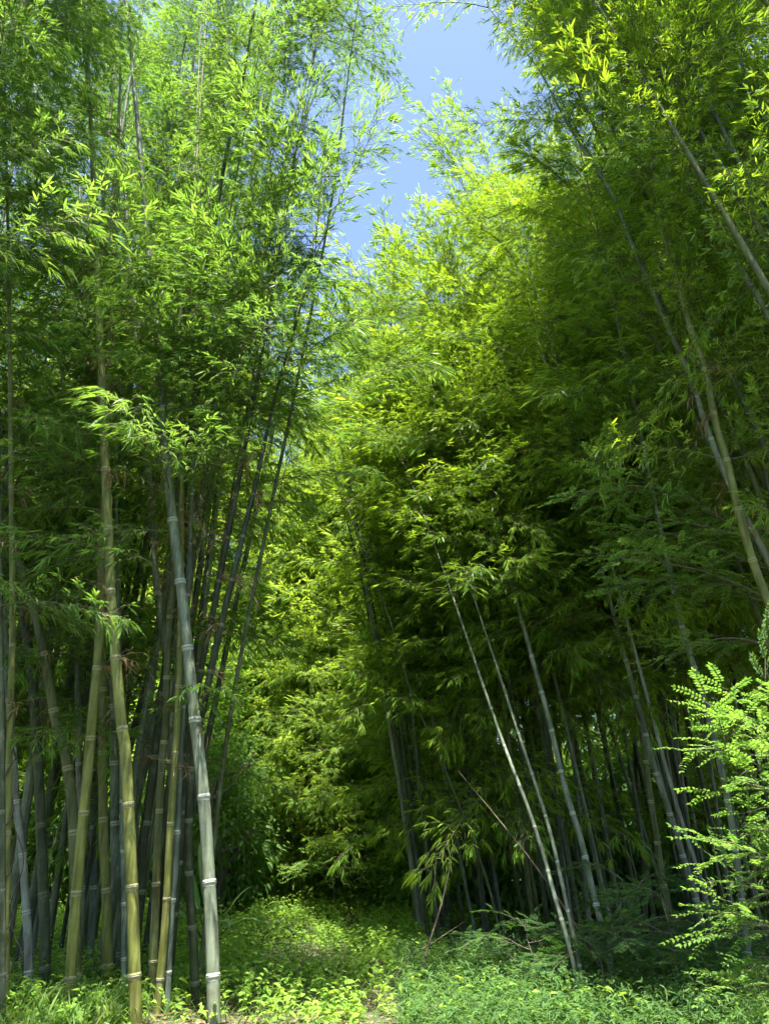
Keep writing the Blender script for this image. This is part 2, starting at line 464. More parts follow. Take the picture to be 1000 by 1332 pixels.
# ------------------------------------------------------------------ bamboo
def bamboo(P, r0, kind, label, group=None, H=15.0, leafset='L', fol0=3.5, fol1=6.5, dens=1.6, scale=1.0,
           inter=0.62, rings=True, lean=None, face=None, name='bamboo', seed=None, tipdroop=.12, cat='bamboo', low=.25, maxring=9.0, over=False, free=False):
    """P: traced points from the top down or the bottom up; the stem is carried on to the soil and up to height H"""
    rs = np.random.RandomState(seed if seed is not None else RS.randint(1 << 30))
    P = sorted([Vector(p) for p in P], key=lambda p: p.z)
    # down to the soil
    g = ground_z(P[0].x, P[0].y) - .06
    if P[0].z > g:
        d = (P[1] - P[0]).normalized()
        d = (d + Vector((0, 0, 1))).normalized()
        k = (P[0].z - g) / d.z
        if k > .1: P = [P[0] - d * k] + P
    while len(P) > 2 and P[1].z < g + .15: P = P[1:]
    base = Vector((P[0].x, P[0].y, max(P[0].z, g)))
    # up to full height
    if P[-1].z < H - .8:
        d = (P[-1] - P[-2]).normalized()
        ln = Vector(lean) if lean else Vector((d.x, d.y, 0)) * .25
        n = max(2, int((H - P[-1].z) / 1.6))  # more joints for a longer tip
        p = P[-1]
        st = (H - p.z) / n
        for i in range(n):
            d = (d + ln * (tipdroop * (i + 1) / n)).normalized()
            p = p + d * st / max(.5, d.z)
            P.append(p.copy())
    C, S = resample(catmull(P, 6), inter / 4)
    for i in range(len(C)):
        if not free and C[i][2] > 4 and in_slot(Vector(C[i])):
            C, S = C[:max(8, i - 4)], S[:max(8, i - 4)]
            break
    C = C - np.array(base)
    Ltot = S[-1]
    rad_ = r0 * np.maximum(.14, 1 - .86 * (S / Ltot) ** 1.9)
    root = thing(name, base, label, cat, group)
    sides = 10 if r0 * F / max(4, base.y) > 4 else 7
    V, Fc = tube(C, rad_, sides)
    nodes = np.arange(.35, Ltot - .3, inter) if inter else []
    along = np.mod((S - .35) / inter, 1.0)
    cu = build('culm', V, Fc, CULM[kind], root, attrs={'along': np.repeat(along, sides)})
    # nodes
    if rings:
        for s in nodes:
            if s > maxring: break
            c = np.array([np.interp(s, S, C[:, k]) for k in range(3)])
            c2 = np.array([np.interp(s + .05, S, C[:, k]) for k in range(3)])
            q = Vector(c2 - c).to_track_quat('Z', 'Y').to_matrix().to_4x4()
            rr = float(np.interp(s, S, rad_))
            if c[2] > 2.2 and rs.rand() < .55:
                dm, de = DRYT[rs.randint(4)], Euler((0, rs.normal(0, .2), rs.uniform(0, 6.283)), 'XYZ')
                if leafset != 'R': place('dry_twigs', dm, root, Matrix.Translation(c) @ de.to_matrix().to_4x4())
            place('node_ring', RING[WAXOF[kind]], cu, Matrix.Translation(c) @ q @ Matrix.Diagonal((rr, rr, min(rr, .06) * .9, 1)))
    # leafy branches at the nodes
    sp = SPRAY[leafset]
    cnt = 0
    for s in np.arange(.35, Ltot - .05, min(inter, .55) if inter else .5):
        c = np.array([np.interp(s, S, C[:, k]) for k in range(3)])
        z = c[2] + base.z
        if z < fol0: continue
        f = min(1, (z - fol0) / max(.1, fol1 - fol0))
        lam = dens * (low + (1 - low) * f)
        for _ in range(rs.poisson(lam)):
            if cnt >= 110: break
            az = rs.uniform(0, 2 * math.pi)
            if face is not None and z < 8.5 and rs.rand() < .7:
                az = math.atan2(face[1], face[0]) + rs.normal(0, .8)
            pitch = rs.normal(.38, .28) if f > .5 else rs.normal(.15, .25)
            top = s / Ltot
            k = scale * rs.uniform(.7, 1.25) * (1.1 - .45 * top ** 2)
            M = Matrix.Translation(c) @ Euler((rs.normal(0, .35), -pitch, az), 'XYZ').to_matrix().to_4x4() @ Matrix.Diagonal((k, k, k, 1))
            W = Matrix.Translation(base) @ M
            if not free and any(in_slot(W @ Vector(q)) for q in ((0, 0, 0), (.7, 0, -.05), (1.2, 0, -.15), (1.8, 0, -.4), (1.1, .45, -.1), (1.1, -.45, -.1))): continue
            sh = [shades_path(W @ Vector(q)) for q in ((.2, 0, 0), (.9, 0, -.05), (1.5, 0, -.25), (2., 0, -.4), (1.1, .6, 0), (1.1, -.6, 0))]
            full, part = sum(a for a, b in sh) > (1 if over else 0), sum(b for a, b in sh) > 2
            if (full and rs.rand() < (over if over else .97)) or (part and not over and rs.rand() < .3): continue
            place('leafy_branch', sp[rs.randint(len(sp))], root, M)
            cnt += 1
    # the tip
    t = Vector(C[-1] - C[-2])
    if not over and any(shades_path(base + Vector(C[-1]) + t.normalized() * k)[0] for k in (0, .8)): dens = 0
    for j in range(2 if dens > 0 else 0):
        d = t.normalized() + Vector(rs.normal(0, .3, 3))
        q = d.to_track_quat('X', 'Z').to_matrix().to_4x4()
        place('leafy_branch', sp[rs.randint(len(sp))], root, Matrix.Translation(C[-1]) @ q @ Matrix.Diagonal((scale, scale, scale, 1)))
    return root

def traced(pts, Y, w, kind, label, dY=0.0, **kw):
    """pts: photo pixels along the stem; w: its width in photo pixels near the ground"""
    n = len(pts)
    pts = sorted(pts, key=lambda p: -p[1])
    P = [at(px, py, Y + dY * i / max(1, n - 1)) for i, (px, py) in enumerate(pts)]
    r0 = w / 2 * depth_of(P[0]) / F
    return bamboo(P, r0, kind, label, **kw)

# ------------------------------------------------------------------ ground
def make_ground():
    xs = np.concatenate([np.linspace(-300, -20, 12), np.linspace(-18, 18, 61), np.linspace(20, 300, 12)])
    ys = np.concatenate([np.linspace(-60, 2, 8), np.linspace(3, 36, 56), np.linspace(40, 420, 14)])
    V = [(x, y, ground_z(x, y)) for y in ys for x in xs]
    nx = len(xs)
    Fc = [(j * nx + i, j * nx + i + 1, (j + 1) * nx + i + 1, (j + 1) * nx + i) for j in range(len(ys) - 1) for i in range(nx - 1)]
    m, nt, out = nodes_of('soil_and_litter')
    L = nt.links.new
    tc = N_(nt, 'ShaderNodeTexCoord')
    n1 = N_(nt, 'ShaderNodeTexNoise', i_Scale=0.9, i_Detail=6.0); L(tc.outputs['Object'], n1.inputs['Vector'])
    n2 = N_(nt, 'ShaderNodeTexNoise', i_Scale=22.0, i_Detail=5.0); L(tc.outputs['Object'], n2.inputs['Vector'])
    a = ramp(nt, n1.outputs[0], [(.34, (.09, .07, .04)), (.52, (.045, .075, .022))])
    b = ramp(nt, n2.outputs[0], [(.3, (.05, .045, .03)), (.7, (.11, .10, .05))])
    mx = N_(nt, 'ShaderNodeMixRGB'); mx.inputs[0].default_value = .5; L(a, mx.inputs[1]); L(b, mx.inputs[2])
    p = N_(nt, 'ShaderNodeBsdfPrincipled', i_Roughness=.95); L(mx.outputs[0], p.inputs['Base Color'])
    bp = N_(nt, 'ShaderNodeBump', i_Strength=.8, i_Distance=.03); L(n2.outputs[0], bp.inputs['Height']); L(bp.outputs[0], p.inputs['Normal'])
    L(p.outputs[0], out.inputs[0])
    tag(build('ground', V, Fc, m), kind='structure')
make_ground()

# ------------------------------------------------------------------ ground cover (stuff)
def scatter_area(n, fn):
    """n accepted random points (x, y) for a density function over the place"""
    out = []
    while len(out) < n:
        x, y = RS.uniform(-16, 9), RS.uniform(5, 34)
        if RS.rand() < fn(x, y): out.append((x, y))
    return np.array(out)

def herbs(name, n, fn, hmin, hmax, leaf, wid, per, mat, shape, droop, label=None):
    P0 = scatter_area(n, fn)
    gz = np.array([ground_z(x, y) for x, y in P0])
    patch = np.array([noise.noise(Vector((x * .7, y * .7, 9.))) for x, y in P0])
    h = RS.uniform(hmin, hmax, n) * (1 + .7 * patch)
    P, D = [], []
    LV = []
    for (x, y), z, hh in zip(P0, gz, h):
        k = RS.randint(per[0], per[1] + 1)
        t = RS.uniform(.25, 1, k)
        az = RS.uniform(0, 6.283, k)
        lean = RS.normal(0, .18, 2)
        for j in range(k):
            P.append((x + lean[0] * hh * t[j], y + lean[1] * hh * t[j], z + hh * t[j] * .9))
            D.append((math.cos(az[j]), math.sin(az[j]), RS.normal(.35, .35)))
    n2 = len(P)
    Ls = leaf * RS.uniform(.6, 1.25, n2)
    V, Fc, r = leaves(P, D, Ls, Ls * wid / leaf * RS.uniform(.8, 1.2, n2), droop=droop, shape=shape, tilt=.35)
    o = build(name, V, Fc, mat, rnd=r, smooth=False)
    return tag(o, kind='stuff')

def blades(name, n, fn, lmin, lmax, wid, mat, lean=.45):
    P0 = scatter_area(n, fn)
    P = np.array([(x, y, ground_z(x, y) - .02) for x, y in P0])
    az = RS.uniform(0, 6.283, n)
    D = np.stack([np.cos(az) * lean, np.sin(az) * lean, np.ones(n)], 1) + RS.normal(0, .18, (n, 3))
    L = RS.uniform(lmin, lmax, n)
    V, Fc, r = leaves(P, D, L, wid * RS.uniform(.7, 1.2, n), droop=.45, shape='blade', tilt=2.0)
    return tag(build(name, V, Fc, mat, rnd=r, smooth=False), kind='stuff')

def clearing(x, y):
    # path between the two clumps, widening behind the left one
    if y < 7.6 or y > 27: return 0
    left = -4.2 if y < 12 else -14
    right = .9 if y < 15 else 3.5
    if y < 11 and x > -.2: return .15
    if x < left or x > right: return 0
    d = math.exp(-((y - 8) / 14) ** 2) * .8 + .2
    n = noise.noise(Vector((x * .5, y * .5, 3.)))
    return d * (0.25 if (y < 8.6 and -2.6 < x < -.6) else 1) * min(1, max(.1, .6 + n))
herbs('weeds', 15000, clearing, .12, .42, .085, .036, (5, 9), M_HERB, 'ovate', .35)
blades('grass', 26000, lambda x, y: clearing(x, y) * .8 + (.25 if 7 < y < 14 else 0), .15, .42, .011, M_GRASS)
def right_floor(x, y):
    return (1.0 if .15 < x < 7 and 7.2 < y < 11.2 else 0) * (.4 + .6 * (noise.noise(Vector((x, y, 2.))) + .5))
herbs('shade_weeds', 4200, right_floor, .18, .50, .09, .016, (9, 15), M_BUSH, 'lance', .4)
blades('shade_sedge', 7000, right_floor, .25, .6, .010, M_SEDGE_SHADED, lean=.8)
def left_floor(x, y):
    return (1.0 if -6.5 < x < -2.3 and 7.0 < y < 10.2 else 0) * (.3 + .7 * (noise.noise(Vector((x * 1.3, y * 1.3, 7.))) + .5))
blades('shade_grass', 6500, left_floor, .22, .62, .016, M_GRASS, lean=.6)

# ------------------------------------------------------------------ the near left clump, each stem traced
GL = 'bamboo stems of the near left clump'
BK = (-.25, 1)                                     # branches mostly reach back and aside
traced([(170, 60), (185, 225), (192, 320), (200, 390), (208, 465), (215, 575), (222, 650), (230, 720), (240, 800), (249, 892), (256, 958), (264, 1024), (271, 1123), (276, 1222), (279, 1331)], 8.0, 18, 'grey',
       'thick pale grey waxy stem at the right edge of the left clump, beside the clearing', dY=.6, H=16, inter=.76, fol0=3.4, fol1=7, dens=2.4, low=.4, group=GL)
traced([(143, 731), (145, 780), (150, 847), (158, 939), (162, 958), (167, 1040), (172, 1156), (175, 1255), (177, 1331), (138, 620), (134, 520)], 7.8, 16.5, 'olive',
       'thick yellow-olive bamboo stem in front of the left clump, curving slightly, bare below', H=14, inter=.70, fol0=4.2, fol1=7.5, dens=2.0, face=BK, group=GL)
traced([(150, 75), (140, 200), (132, 300), (131, 375), (130, 480), (129, 566), (130, 731), (132, 830), (134, 892), (134, 991), (135, 1090), (139, 1172), (140, 1255)], 9.4, 13, 'olive',
       'tall straight olive bamboo stem rising vertically through the middle of the left clump', H=16, inter=.72, fol0=4.0, fol1=7.5, dens=2.0, face=BK, group=GL)
traced([(136, 660), (132, 760), (128, 850), (124, 892), (114, 1007), (106, 1090), (99, 1172), (92, 1271), (89, 1331)], 8.4, 14.5, 'olive',
       'yellow-olive bamboo stem slanting down to the left, foot in long grass', H=14, inter=.72, fol0=4.2, fol1=7.5, dens=2.0, face=BK, group=GL)
traced([(3, 640), (20, 711), (46, 797), (59, 856), (73, 939), (81, 958), (94, 1040), (97, 1110), (99, 1200), (99, 1290)], 8.9, 15, 'moss',
       'brownish olive bamboo stem bowing over to the left edge of the picture', H=13, inter=.66, fol0=3.0, fol1=6, dens=2.2, lean=(-.4, 0, 0), group=GL)
traced([(-14, 480), (6, 582), (20, 680), (31, 797), (38, 847), (43, 892), (50, 991), (54, 1090), (58, 1189), (59, 1271)], 9.3, 14, 'dark',
       'dark grey-green bamboo stem leaning left near the left edge, behind the brownish bowed one', H=14, inter=.7, fol0=3.0, fol1=6, dens=2.2, lean=(-.3, 0, 0), group=GL)
traced([(240, 480), (236, 560), (232, 640), (226, 747), (219, 830), (216, 939), (211, 991), (206, 1090), (202, 1189), (197, 1305)], 8.9, 11.5, 'moss',
       'brownish olive bamboo stem just left of the slim yellow one, bare to the ground', H=14, inter=.7, fol0=4.2, fol1=7.5, dens=2.0, face=BK, group=GL)
traced([(260, 150), (250, 300), (245, 390), (242, 450), (237, 550), (236, 698), (235, 797), (233, 892), (228, 991), (221, 1090), (216, 1189), (206, 1305)], 8.5, 10.5, 'olive',
       'slim straight yellow-olive bamboo stem left of the thick pale grey one', H=15, inter=.68, fol0=4.0, fol1=7.5, dens=2.0, face=BK, group=GL)
traced([(172, 380), (178, 475), (187, 575), (196, 640), (203, 750), (211, 813), (217, 870), (222, 960), (224, 1060)], 9.8, 11, 'pale',
       'whitish grey bamboo stem showing between leaves behind the brownish olive stem', H=15, inter=.7, fol0=5.5, fol1=8.5, dens=1.2, face=BK, group=GL)
traced([(236, 960), (231, 1070), (228, 1123), (221, 1205), (216, 1321)], 8.6, 11, 'blue',
       'bluish grey bamboo stem close behind the slim yellow one at the ground', H=7.5, inter=.62, fol0=4.2, fol1=7.5, dens=2.0, face=BK, group=GL)
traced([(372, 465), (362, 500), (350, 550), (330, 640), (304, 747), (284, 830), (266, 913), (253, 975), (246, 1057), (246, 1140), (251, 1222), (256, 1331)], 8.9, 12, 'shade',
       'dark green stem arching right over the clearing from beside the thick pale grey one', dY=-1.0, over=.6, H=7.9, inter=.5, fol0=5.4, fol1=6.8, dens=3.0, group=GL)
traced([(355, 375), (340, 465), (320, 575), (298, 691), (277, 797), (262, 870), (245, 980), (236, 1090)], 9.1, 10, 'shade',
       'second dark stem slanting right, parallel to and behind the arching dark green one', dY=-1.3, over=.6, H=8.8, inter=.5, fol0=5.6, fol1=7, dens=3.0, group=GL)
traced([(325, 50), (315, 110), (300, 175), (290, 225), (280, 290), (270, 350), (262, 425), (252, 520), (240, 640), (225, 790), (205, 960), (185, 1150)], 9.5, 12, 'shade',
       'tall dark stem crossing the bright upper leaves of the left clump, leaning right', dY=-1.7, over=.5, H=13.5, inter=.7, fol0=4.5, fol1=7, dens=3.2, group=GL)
traced([(16, 700), (17, 800), (15, 900), (12, 1007), (10, 1123), (8, 1222), (7, 1331)], 8.0, 10, 'olive',
       'slim yellow-brown stem at the far left edge with a vine wound round it', H=13, inter=.6, fol0=3.0, fol1=6, dens=2.2, group=GL)
traced([(5, 800), (16, 960), (21, 1040), (28, 1090), (33, 1156), (38, 1255)], 9.0, 11, 'pale',
       'weathered whitish stem at lower left, between the vine-wound stem and dark grey-green stem', H=12, inter=.55, fol0=3.0, fol1=6, dens=2.2, lean=(-.3, 0, 0), group=GL)
traced([(-3, 600), (1, 900), (2, 1100), (2, 1331)], 7.7, 12, 'dark',
       'grey-green stem cut by the left border of the picture', H=13, inter=.66, fol0=3.0, fol1=6, dens=2.2, group=GL)
traced([(48, 140), (55, 220), (70, 370), (78, 450), (88, 560), (96, 658), (99, 764), (101, 830), (102, 939), (104, 1040), (107, 1160)], 10.2, 9, 'pale',
       'thin whitish stem left of the tall straight olive one, leaning left high up', H=15, inter=.7, fol0=3.0, fol1=6, dens=3.2, group=GL)
traced([(82, 330), (90, 375), (105, 475), (112, 600), (118, 760), (120, 900), (122, 1107), (121, 1182)], 10.8, 9, 'blue',
       'thin bluish stem behind the slanting yellow-olive stem', H=15, inter=.7, fol0=3.0, fol1=6, dens=3.2, group=GL)
traced([(210, 800), (198, 908), (190, 974), (183, 1031), (178, 1077), (172, 1150)], 11.2, 6, 'pale',
       'very thin bright stem slanting between the thick yellow-olive and brownish olive stems', H=13, inter=.6, fol0=3.0, fol1=6, dens=2.4, rings=False, group=GL)
traced([(140, 780), (147, 892), (149, 1000), (150, 1123), (152, 1240)], 10.2, 12, 'grey',
       'grey stem in the gap between the tall straight olive stem and thick yellow-olive stem', H=14, inter=.7, fol0=3.0, fol1=6, dens=3.2, group=GL)
traced([(158, 960), (160, 1077), (162, 1189), (161, 1300)], 9.0, 8, 'blue',
       'narrow blue-grey stem hugging the left side of the thick yellow-olive stem', H=7, inter=.5, fol0=4.2, fol1=7.5, dens=2.0, face=BK, group=GL)
traced([(98, 850), (84, 925), (74, 975), (66, 1047), (58, 1120)], 10.9, 8, 'pale',
       'pale stem tilting right behind the brownish bowed stem', H=13, inter=.6, fol0=3.0, fol1=6, dens=3.2, group=GL)
traced([(450, 120), (430, 270), (390, 480), (340, 720), (305, 900), (285, 1040)], 9.1, 6, 'dark',
       'farthest right stem of the left clump, mostly hidden, leaning over the clearing', dY=-1.4, over=.3, H=13.2, inter=.45, fol0=6.2, fol1=7.5, dens=3.4, rings=False, group=GL)

lab = 'dark half-hidden bamboo stem in the shade at the back of the left clump'
for i in range(26):
    x = RS.uniform(-8.0, -2.7); y = RS.uniform(9.4, 11.8)
    lx, ly = RS.normal(.02, .06) + .02 * (x + 4.5), RS.normal(.03, .06)
    z = np.array([0, 3, 6, 9, 12])
    P = [(x + lx * q + .004 * lx * q * q, y + ly * q, q) for q in z]
    bamboo(P, RS.uniform(.04, .06), random.choice(['dark', 'dark', 'moss', 'grey']), lab, 'half-hidden stems at the back of the left clump', H=RS.uniform(16, 19.5),
           fol0=2.0, fol1=5, dens=3.4, low=.4, rings=False, lean=(RS.normal(.1, .3), RS.normal(0, .3), 0))

for i, (x, xt, h) in enumerate([(-2.7, -1.2, 10.5), (-2.4, -.9, 12.5), (-2.9, -1.7, 13.5)]):
    P = [(x + (xt - x) * (q / 12) ** 1.3, 9.6 - 1.9 * (q / 12) ** 1.2, q) for q in (0, 2, 4, 6, 8, 10, 12)]
    bamboo(P, .02, 'dark', 'slender leafy stem at the right of the left clump, mostly buried in its own leaves', 'slender leafy stems of the left clump',
           H=h, inter=.42, fol0=5.0, fol1=6.5, dens=3.2, low=.4, rings=False, over=.6, seed=1200 + i)
for i, x in enumerate((-3.7, -3.2, -2.9, -4.2)):
    y = 10.7 + .3 * i
    P = [(x + .05 * q, y - .03 * q, q) for q in (0, 3, 6, 9, 12)]
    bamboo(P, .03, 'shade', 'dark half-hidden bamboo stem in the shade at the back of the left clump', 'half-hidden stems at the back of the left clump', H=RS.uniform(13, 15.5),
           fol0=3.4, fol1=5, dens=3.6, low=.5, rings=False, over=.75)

for i in range(9):
    rs = np.random.RandomState(950 + i)
    x = -7.4 + .46 * i; y = rs.uniform(11.0, 13.0)
    lx, ly = rs.normal(.03, .04), rs.normal(0, .04)
    P = [(x + lx * q, y + ly * q, q) for q in (0, 3, 6, 9, 12)]
    bamboo(P, rs.uniform(.03, .045), ('shade', 'dark', 'moss')[i % 3], 'dark half-hidden bamboo stem in the shade at the back of the left clump', 'half-hidden stems at the back of the left clump', H=rs.uniform(17, 19.5),
           fol0=5, fol1=8, dens=3.4, low=.4, rings=False, over=.1, seed=970 + i)

# ------------------------------------------------------------------ the big shaded clump right of the clearing
GR = 'bamboo stems of the large right clump'
RK = dict(leafset='R', fol0=4.0, fol1=5.8, low=.35, tipdroop=.22)
traced([(601, 812), (635, 912), (660, 982), (685, 1047), (705, 1107), (720, 1162), (740, 1232), (760, 1322)], 8.6, 6.5, 'grey',
       'long pale stem leaning left in front of the right clump, brightest of a pair', dY=1.6, H=6.6, dens=2.6, inter=.5, group=GR, **RK)
traced([(650, 880), (670, 942), (695, 1017), (715, 1082), (730, 1147), (745, 1217), (764, 1310)], 8.8, 6, 'grey',
       'slimmer grey stem close along the right side of the long pale leaning one', dY=1.2, H=6.2, dens=2.2, inter=.5, group=GR, **RK)
traced([(632, 655), (650, 705), (670, 776), (690, 850), (712, 930), (735, 1027), (755, 1092), (770, 1157), (785, 1217), (800, 1292)], 9.6, 9, 'grey',
       'greenish grey stem leaning left across the right clump, right of the pale pair', dY=1.2, H=9.6, dens=2.6, inter=.5, group=GR, **RK)
traced([(835, 940), (850, 997), (870, 1057), (890, 1122), (905, 1172), (918, 1232)], 10.8, 8.5, 'grey',
       'grey stem leaning left behind the leafy sapling edge, thicker of two neighbours', H=10.4, dens=2.8, inter=.5, group=GR, **RK)
traced([(850, 940), (865, 997), (890, 1082), (915, 1157), (930, 1230)], 10.5, 5.5, 'pale',
       'thin pale stem just right of the thicker grey neighbour in the right clump', H=10.4, dens=2.8, inter=.5, rings=False, group=GR, **RK)
traced([(835, 960), (845, 1037), (855, 1102), (865, 1167), (882, 1252)], 11.0, 9, 'moss',
       'dull green upright stem left of the two neighbouring leaning stems in the right clump', H=10.4, dens=2.8, inter=.5, group=GR, **RK)
traced([(870, 740), (880, 788), (892, 836), (910, 892), (925, 947), (945, 1040), (962, 1150), (978, 1290)], 9.4, 9, 'grey',
       'grey stem passing behind the bright pinnate branches at the right', H=13, dens=2.4, inter=.5, group=GR, **RK)
traced([(457, 674), (478, 734), (505, 800), (535, 902), (565, 967), (595, 1042), (615, 1092), (635, 1152), (645, 1192), (655, 1242)], 11.5, 3.6, 'dark',
       'thin grey stem arching far left from the left edge of the right clump', H=8.2, dens=2.4, inter=.5, rings=False, group=GR, **RK)
traced([(540, 960), (548, 1040), (556, 1120), (566, 1180), (572, 1240)], 12.4, 6, 'dark',
       'outermost dark upright stem where the right clump meets the clearing', H=9, dens=2.8, inter=.5, rings=False, group=GR, leafset='R', fol0=3.2, fol1=6)
bamboo([at(595, 1002, 10.4), at(645, 1062, 10.1), at(700, 1132, 9.8), at(760, 1222, 9.5), at(790, 1275, 9.4)], .014, 'brown',
       'thin dead brown stem fallen diagonally across the dark right clump', GR, H=0.1, dens=0, inter=.4, rings=False)
bamboo([at(592, 1095, 10.6), at(575, 1172, 10.3), at(553, 1245, 10.0)], .015, 'brown',
       'dry dead stick leaning at the clearing edge of the right clump, steeper of two', GR, H=0.1, dens=0, inter=.4, rings=False)
bamboo([at(605, 1198, 10.4), at(565, 1225, 10.1), at(528, 1250, 9.9)], .012, 'brown',
       'dry dead stick lying low across the steeper one at the clearing edge', GR, H=0.1, dens=0, inter=.4, rings=False)

bands = [(.5, 2.2, 'dark slender stem crowded in the shaded left part of the right clump', 'slender dark stems, left part of the right clump'),
         (2.2, 4.2, 'dark slender stem crowded in the black middle of the right clump', 'slender dark stems, middle of the right clump'),
         (4.2, 7.4, 'dark slender stem crowded in the shaded right part of the right clump', 'slender dark stems, right part of the right clump')]
for b, (x0, x1, lab, grp) in enumerate(bands):
    for i in range((22, 22, 26)[b]):
        x = RS.uniform(x0, x1); y = 11.2 + 3.6 * RS.rand() + (.9 if b == 0 else 0)
        lx = -.11 + RS.normal(0, .05) + .012 * (x - 3.5); ly = RS.normal(-.03, .05)
        P = [(x + lx * q + (-.003) * q * q, y + ly * q, q) for q in (0, 2, 4, 6, 8)]
        xt = x + lx * 10
        Ht = min(16.5, 8.6 + 3.4 * max(0, xt + .2), 7.6 + 1.9 * (y - 10)) * RS.uniform(.85, 1.06)
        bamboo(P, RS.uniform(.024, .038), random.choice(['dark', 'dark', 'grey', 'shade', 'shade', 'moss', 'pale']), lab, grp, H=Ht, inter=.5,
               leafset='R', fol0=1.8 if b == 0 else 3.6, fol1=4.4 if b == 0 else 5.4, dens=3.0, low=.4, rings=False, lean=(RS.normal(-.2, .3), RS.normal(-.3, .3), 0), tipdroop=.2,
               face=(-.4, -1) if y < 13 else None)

# ------------------------------------------------------------------ near right stems, rooted outside the frame
for x, y, xt, h in [(4.4, 15.2, 2.6, 18.2), (4.9, 15.0, 3.1, 17.6), (5.3, 15.4, 3.6, 17.8), (3.9, 15.1, 2.0, 15.6), (3.3, 15.3, 1.4, 14.6), (5.6, 15.0, 4.3, 17.0)]:
    P = [(x + (xt - x) * q / h, y, q) for q in (0, 3, 6, 9, h - 2)]
    bamboo(P, .045, 'dark', 'tall bamboo at the back of the right clump, its tip rising into the sky gap', 'tall bamboo tips against the sky gap', H=h, inter=.5, leafset='R', fol0=4, fol1=6, dens=2.6, rings=False, lean=(-.1, 0, 0), tipdroop=.05, low=.3)

GN = 'bamboo stems overhanging from the right'
NK = dict(leafset='N', inter=.55)
traced([(845, 150), (850, 235), (860, 295), (880, 365), (900, 435), (915, 475), (930, 550), (945, 600), (960, 665), (980, 735), (1005, 800), (1045, 910), (1090, 1040), (1150, 1250)], 7.4, 14, 'olive',
       'thick yellow-green stem entering at the right edge and leaning up left', H=13.5, fol0=5.0, fol1=7, dens=2.2, group=GN, **NK)
traced([(635, 10), (655, 35), (700, 90), (740, 165), (770, 210), (800, 260), (820, 315), (845, 370), (870, 430), (895, 485), (915, 545), (935, 600), (965, 665), (1000, 732), (1050, 850), (1130, 1080)], 7.9, 11, 'grey',
       'greyish stem crossing behind the thick yellow-green one, arching to sky gap', H=13.5, fol0=5.5, fol1=7, dens=2.0, group=GN, lean=(-.5, 0, 0), free=True, **NK)
traced([(885, 20), (900, 60), (920, 110), (940, 165), (960, 225), (980, 285), (1000, 340), (1040, 460), (1100, 680), (1150, 900)], 7.6, 12, 'grey',
       'grey-green stem at the upper right leaning left through the leaves', H=14, fol0=5.5, fol1=7, dens=2.4, group=GN, **NK)
traced([(920, 20), (935, 50), (950, 90), (975, 150), (995, 210), (1030, 320), (1090, 540), (1150, 800)], 8.2, 10, 'moss',
       'short visible piece of stem at the top right corner', H=14, fol0=5.5, fol1=7, dens=2.4, group=GN, **NK)
lab = 'leafy stem added over the right border, shading the lower right floor'
for i in range(13):
    x = RS.uniform(5.0, 8.2); y = RS.uniform(7.6, 11.0)
    lx = -.13 + RS.normal(0, .04); ly = RS.normal(.0, .05)
    P = [(x + lx * q - .006 * q * q, y + ly * q, q) for q in (0, 3, 6, 9, 12)]
    bamboo(P, RS.uniform(.035, .05), random.choice(['dark', 'moss', 'grey']), lab, 'leaf-hidden stems at the right border', H=RS.uniform(13, 16), inter=.55,
           leafset='N', fol0=4.4, fol1=7, dens=2.6, low=.3, rings=False, lean=(RS.normal(-.3, .2), 0, 0))

for i in range(6):
    x = RS.uniform(5.4, 7.4); y = RS.uniform(5.6, 7.4)
    lx = -.12 + RS.normal(0, .04); ly = RS.normal(.02, .04)
    P = [(x + lx * q - .007 * q * q, y + ly * q, q) for q in (0, 3, 6, 9, 12)]
    bamboo(P, RS.uniform(.035, .05), random.choice(['dark', 'moss', 'grey']), 'leafy stem added over the right border, shading the lower right floor', 'leaf-hidden stems at the right border', H=RS.uniform(13, 16.5), inter=.55,
           leafset='N', fol0=5.5, fol1=8, dens=2.6, low=.3, rings=False, lean=(RS.normal(-.4, .2), 0, 0), tipdroop=.2)
for i in range(7):
    x = RS.uniform(-7.2, -4.8); y = RS.uniform(4.6, 7.0)
    lx = .09 + RS.normal(0, .05); ly = RS.normal(.02, .04)
    P = [(x + lx * q + .006 * q * q, y + ly * q, q) for q in (0, 3, 6, 9, 12)]
    bamboo(P, RS.uniform(.04, .06), random.choice(['dark', 'moss', 'olive']), 'leaf-hidden stem standing beyond the left border, its leaves hanging in at the top', 'leaf-hidden stems at the left border', H=RS.uniform(14, 17), inter=.6,
           leafset='L', fol0=6, fol1=8.5, dens=3.8, low=.3, rings=False, lean=(RS.normal(.3, .2), 0, 0), tipdroop=.2)

